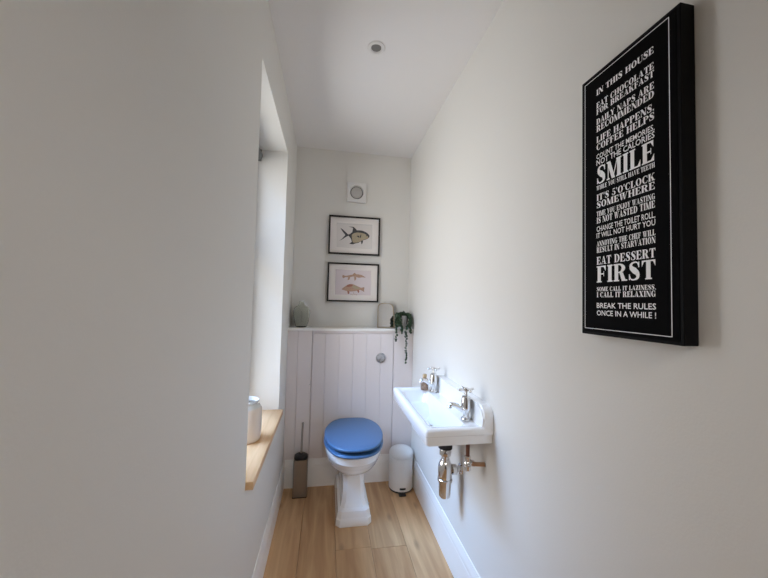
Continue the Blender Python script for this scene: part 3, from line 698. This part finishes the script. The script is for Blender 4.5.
    Gd['S'] = (.80, sw([(.70, .74), (.60, .94), (.38, .965), (.20, .86), (.22, .68), (.42, .52), (.60, .36), (.62, .14), (.42, .035), (.20, .06), (.09, .28)], [.05, .07, .08, .16, .26, .34, .28, .18, .08, .07, .05]) + [rc(.67, .68, .74, .98), rc(.05, .02, .12, .34)])
    Gd['5'] = (.74, [rc(.18, .5, .24, 1), [(.18, .86), (.62, .86), (.66, 1), (.18, 1)]] + ring(.34, .30, .36, .32, .10, .25, -130, 130, 20) + [rc(.04, .10, .2, .28)])
    Gd["'"] = (.24, [[(.04, 1), (.22, 1), (.16, .66), (.08, .66)]])
    Gd[','] = (.28, [rc(.04, 0, .22, .18), [(.22, .1), (.22, 0), (.08, -.16)]])
    Gd['.'] = (.28, [rc(.04, 0, .22, .18)])
    Gd[' '] = (.42, [])
    return Gd
GL = glyphs()
KS = 1.0156; RZ = lambda z: 1.2576 + (z - 1.2576) * KS
TY0, TY1 = .6085 * KS, .4805 * KS       # left and right margins of the lettering
XF = FX - .0010
def put(bm, tris, x0, x1, z0, z1):
    for k, t in enumerate(tris):
        vs = [bm.verts.new((XF - 1.2e-5 * (k % 23), TY0 - (p[0] - x0) / (x1 - x0) * (TY0 - TY1), z0 + p[1] * (z1 - z0))) for p in t]
        try: bm.faces.new(vs).material_index = 1
        except ValueError: pass
def serif_line(bm, text, zt, zb):
    x = 0; out = []
    for ch in text:
        w, ps = GL[ch]
        for p in ps: out.append([(a + x, b) for a, b in p])
        x += w + .07
    put(bm, out, 0, x - .07, zb, zt)
def sans_line(bm, text, zt, zb):
    cu = bpy.data.curves.new('t', 'FONT'); cu.body = text; cu.resolution_u = 2; cu.offset = .012
    to = bpy.data.objects.new('t', cu); COL.objects.link(to); bpy.context.view_layer.update()
    me = bpy.data.meshes.new_from_object(to.evaluated_get(bpy.context.evaluated_depsgraph_get()))
    xs = [v.co.x for v in me.vertices]; ys = [v.co.y for v in me.vertices]
    cap = .729 if max(ys) > .6 else max(ys)
    top = max(ys); x0, x1 = min(xs), max(xs)
    polys = [[(me.vertices[i].co.x, me.vertices[i].co.y / top) for i in p.vertices] for p in me.polygons]
    put(bm, polys, x0, x1, zb, zt)
    bpy.data.objects.remove(to); bpy.data.curves.remove(cu); bpy.data.meshes.remove(me)
bm = NB()
box(bm, FX - .0008, FX - .0001, SY0 + .006, SY1 - .006, SZ0 + .006, SZ1 - .006, mi=0)
LINES = [('IN THIS HOUSE', 1.741, 1.728, 0), ('EAT CHOCOLATE', 1.711, 1.6985, 0), ('FOR BREAKFAST', 1.696, 1.6835, 0), ('DAILY NAPS ARE', 1.674, 1.661, 0), ('RECOMMENDED', 1.6585, 1.6445, 0),
         ('LIFE HAPPENS,', 1.634, 1.620, 0), ('COFFEE HELPS', 1.617, 1.603, 0), ('COUNT THE MEMORIES,', 1.594, 1.583, 1), ('NOT THE CALORIES', 1.581, 1.569, 1), ('SMILE', 1.5655, 1.5265, 0),
         ('WHILE YOU STILL HAVE TEETH', 1.523, 1.5135, 0), ("IT'S 5'O'CLOCK", 1.504, 1.490, 0), ('SOMEWHERE', 1.4875, 1.4735, 0), ('TIME YOU ENJOY WASTING', 1.466, 1.455, 0), ('IS NOT WASTED TIME', 1.453, 1.4395, 0),
         ('CHANGE THE TOILET ROLL,', 1.433, 1.4215, 1), ('IT WILL NOT HURT YOU', 1.4185, 1.4075, 1), ('ANNOYING THE CHEF WILL', 1.400, 1.389, 0), ('RESULT IN STARVATION', 1.387, 1.375, 0),
         ('EAT DESSERT', 1.366, 1.349, 0), ('FIRST', 1.3455, 1.310, 0), ('SOME CALL IT LAZINESS,', 1.300, 1.291, 0), ('I CALL IT RELAXING', 1.289, 1.278, 0), ('BREAK THE RULES', 1.266, 1.255, 1), ('ONCE IN A WHILE !', 1.250, 1.239, 1)]
for t, zt, zb, sans in LINES: (sans_line if sans else serif_line)(bm, t, RZ(zt), RZ(zb))
BY0, BY1, BZ0, BZ1 = .4605, .6515, 1.2080, 1.7800; q = .0013
for (y0, y1, z0, z1) in ((BY0, BY1, BZ0, BZ0 + q), (BY0, BY1, BZ1 - q, BZ1), (BY0, BY0 + q, BZ0, BZ1), (BY1 - q, BY1, BZ0, BZ1)):
    vs_ = [bm.verts.new((XF, y, z)) for y, z in ((y0, z0), (y1, z0), (y1, z1), (y0, z1))]; bm.faces.new(vs_).material_index = 1
at_parent(obj('printed_face', bm, [M['sign_black'], M['sign_white']], smooth=False), sg)

# ------------------------------------------------------------------ daylight and added hall fill
w = bpy.data.worlds.new('sky'); S.world = w; w.use_nodes = True
nt = w.node_tree; bg = nt.nodes['Background']
tc = nt.nodes.new('ShaderNodeTexCoord'); sx = nt.nodes.new('ShaderNodeSeparateXYZ'); nt.links.new(tc.outputs['Generated'], sx.inputs[0])
cr = nt.nodes.new('ShaderNodeValToRGB'); nt.links.new(sx.outputs['Z'], cr.inputs['Fac'])
mr = nt.nodes.new('ShaderNodeMapRange'); mr.inputs['From Min'].default_value = -1; nt.links.new(sx.outputs['Z'], mr.inputs['Value']); nt.links.new(mr.outputs['Result'], cr.inputs['Fac'])
E = cr.color_ramp.elements
E[0].position = 0.0; E[0].color = (.12, .12, .115, 1); E[1].position = 1.0; E[1].color = (.33, .72, 1.50, 1)
for p, c in ((.50, (.12, .12, .12, 1)), (.76, (.12, .13, .15, 1)), (.83, (.36, .50, .74, 1)), (.89, (.40, .76, 1.40, 1))):
    e = E.new(p); e.color = c
nt.links.new(cr.outputs['Color'], bg.inputs['Color']); bg.inputs['Strength'].default_value = 36.5
def area(name, loc, rot, sx_, sy_, power, col=(1, 1, 1), portal=False):
    l = bpy.data.lights.new(name, 'AREA'); l.shape = 'RECTANGLE'; l.size = sx_; l.size_y = sy_; l.energy = power; l.color = col
    l.cycles.is_portal = portal
    o = bpy.data.objects.new(name, l); COL.objects.link(o); o.location = loc; o.rotation_euler = rot; return o
area('window_portal', (A - WT - .01, (WY0 + WY1) / 2, (WZ0 + WZ1) / 2), (0, -PI / 2, 0), WZ1 - WZ0, WY1 - WY0, 1, portal=True)
area('hall_fill_light', (.18, REAR - .75, 2.3), (0, 0, 0), .5, .5, 23, (1.0, .97, .94))  # fill light added behind the camera to lift the room, not a known lamp
# the hall beyond the doorway
bm = NB()
hx0, hx1, hy0 = -1.1, 1.5, REAR - 1.4
for b_ in ((hx0, hx1, hy0 - .1, hy0, 0, H), (hx0 - .1, hx0, hy0, REAR - T, 0, H), (hx1, hx1 + .1, hy0, REAR - T, 0, H), (hx0, A, REAR - T, REAR - T + .05, 0, H), (B, hx1, REAR - T, REAR - T + .05, 0, H)):
    box(bm, *b_)
struct(obj('wall_hall', bm, M['hall'], smooth=False))
bm = NB(); box(bm, hx0, A - T, hy0, REAR - T, -.08, 0); box(bm, B + T, hx1, hy0, REAR - T, -.08, 0); box(bm, A - T, B + T, hy0, REAR - 1.3, -.08, 0)
struct(obj('floor_hall', bm, M['oak_sill'], smooth=False))
bm = NB(); box(bm, hx0, A - T, hy0, REAR - T, H, H + .1); box(bm, B + T, hx1, hy0, REAR - T, H, H + .1); box(bm, A - T, B + T, hy0, REAR - 1.3, H, H + .1)
struct(obj('ceiling_hall', bm, M['ceiling'], smooth=False))

# ------------------------------------------------------------------ camera
yaw, pitch, roll, F = 0.17294, 0.03896, 0.02419, 320.62455
cy, sy, cp, sp_, c_, s_ = math.cos(yaw), math.sin(yaw), math.cos(pitch), math.sin(pitch), math.cos(roll), math.sin(roll)
fw = Vector((sy * cp, cy * cp, sp_)); r0 = Vector((cy, -sy, 0)); u0 = r0.cross(fw)
rt = c_ * r0 + s_ * u0; up = -s_ * r0 + c_ * u0
cam = bpy.data.cameras.new('camera'); co = bpy.data.objects.new('camera', cam); COL.objects.link(co)
mx = Matrix((rt, up, -fw)).transposed().to_4x4(); mx.translation = (0, 0, 1.2576); co.matrix_world = mx
cam.sensor_fit = 'HORIZONTAL'; cam.sensor_width = 36; cam.lens = 36 * F / 768; cam.clip_start = .01
S.camera = co
S.view_settings.view_transform = 'Standard'; S.view_settings.look = 'None'; S.view_settings.gamma = 1; S.view_settings.use_curve_mapping = False
S.view_settings.exposure = 0.0
S.cycles.max_bounces = 16; S.cycles.diffuse_bounces = 10; S.cycles.glossy_bounces = 6; S.cycles.transmission_bounces = 8; S.cycles.transparent_max_bounces = 8
S.cycles.use_denoising = True; S.cycles.sample_clamp_indirect = 8
S.cycles.caustics_reflective = False; S.cycles.caustics_refractive = False
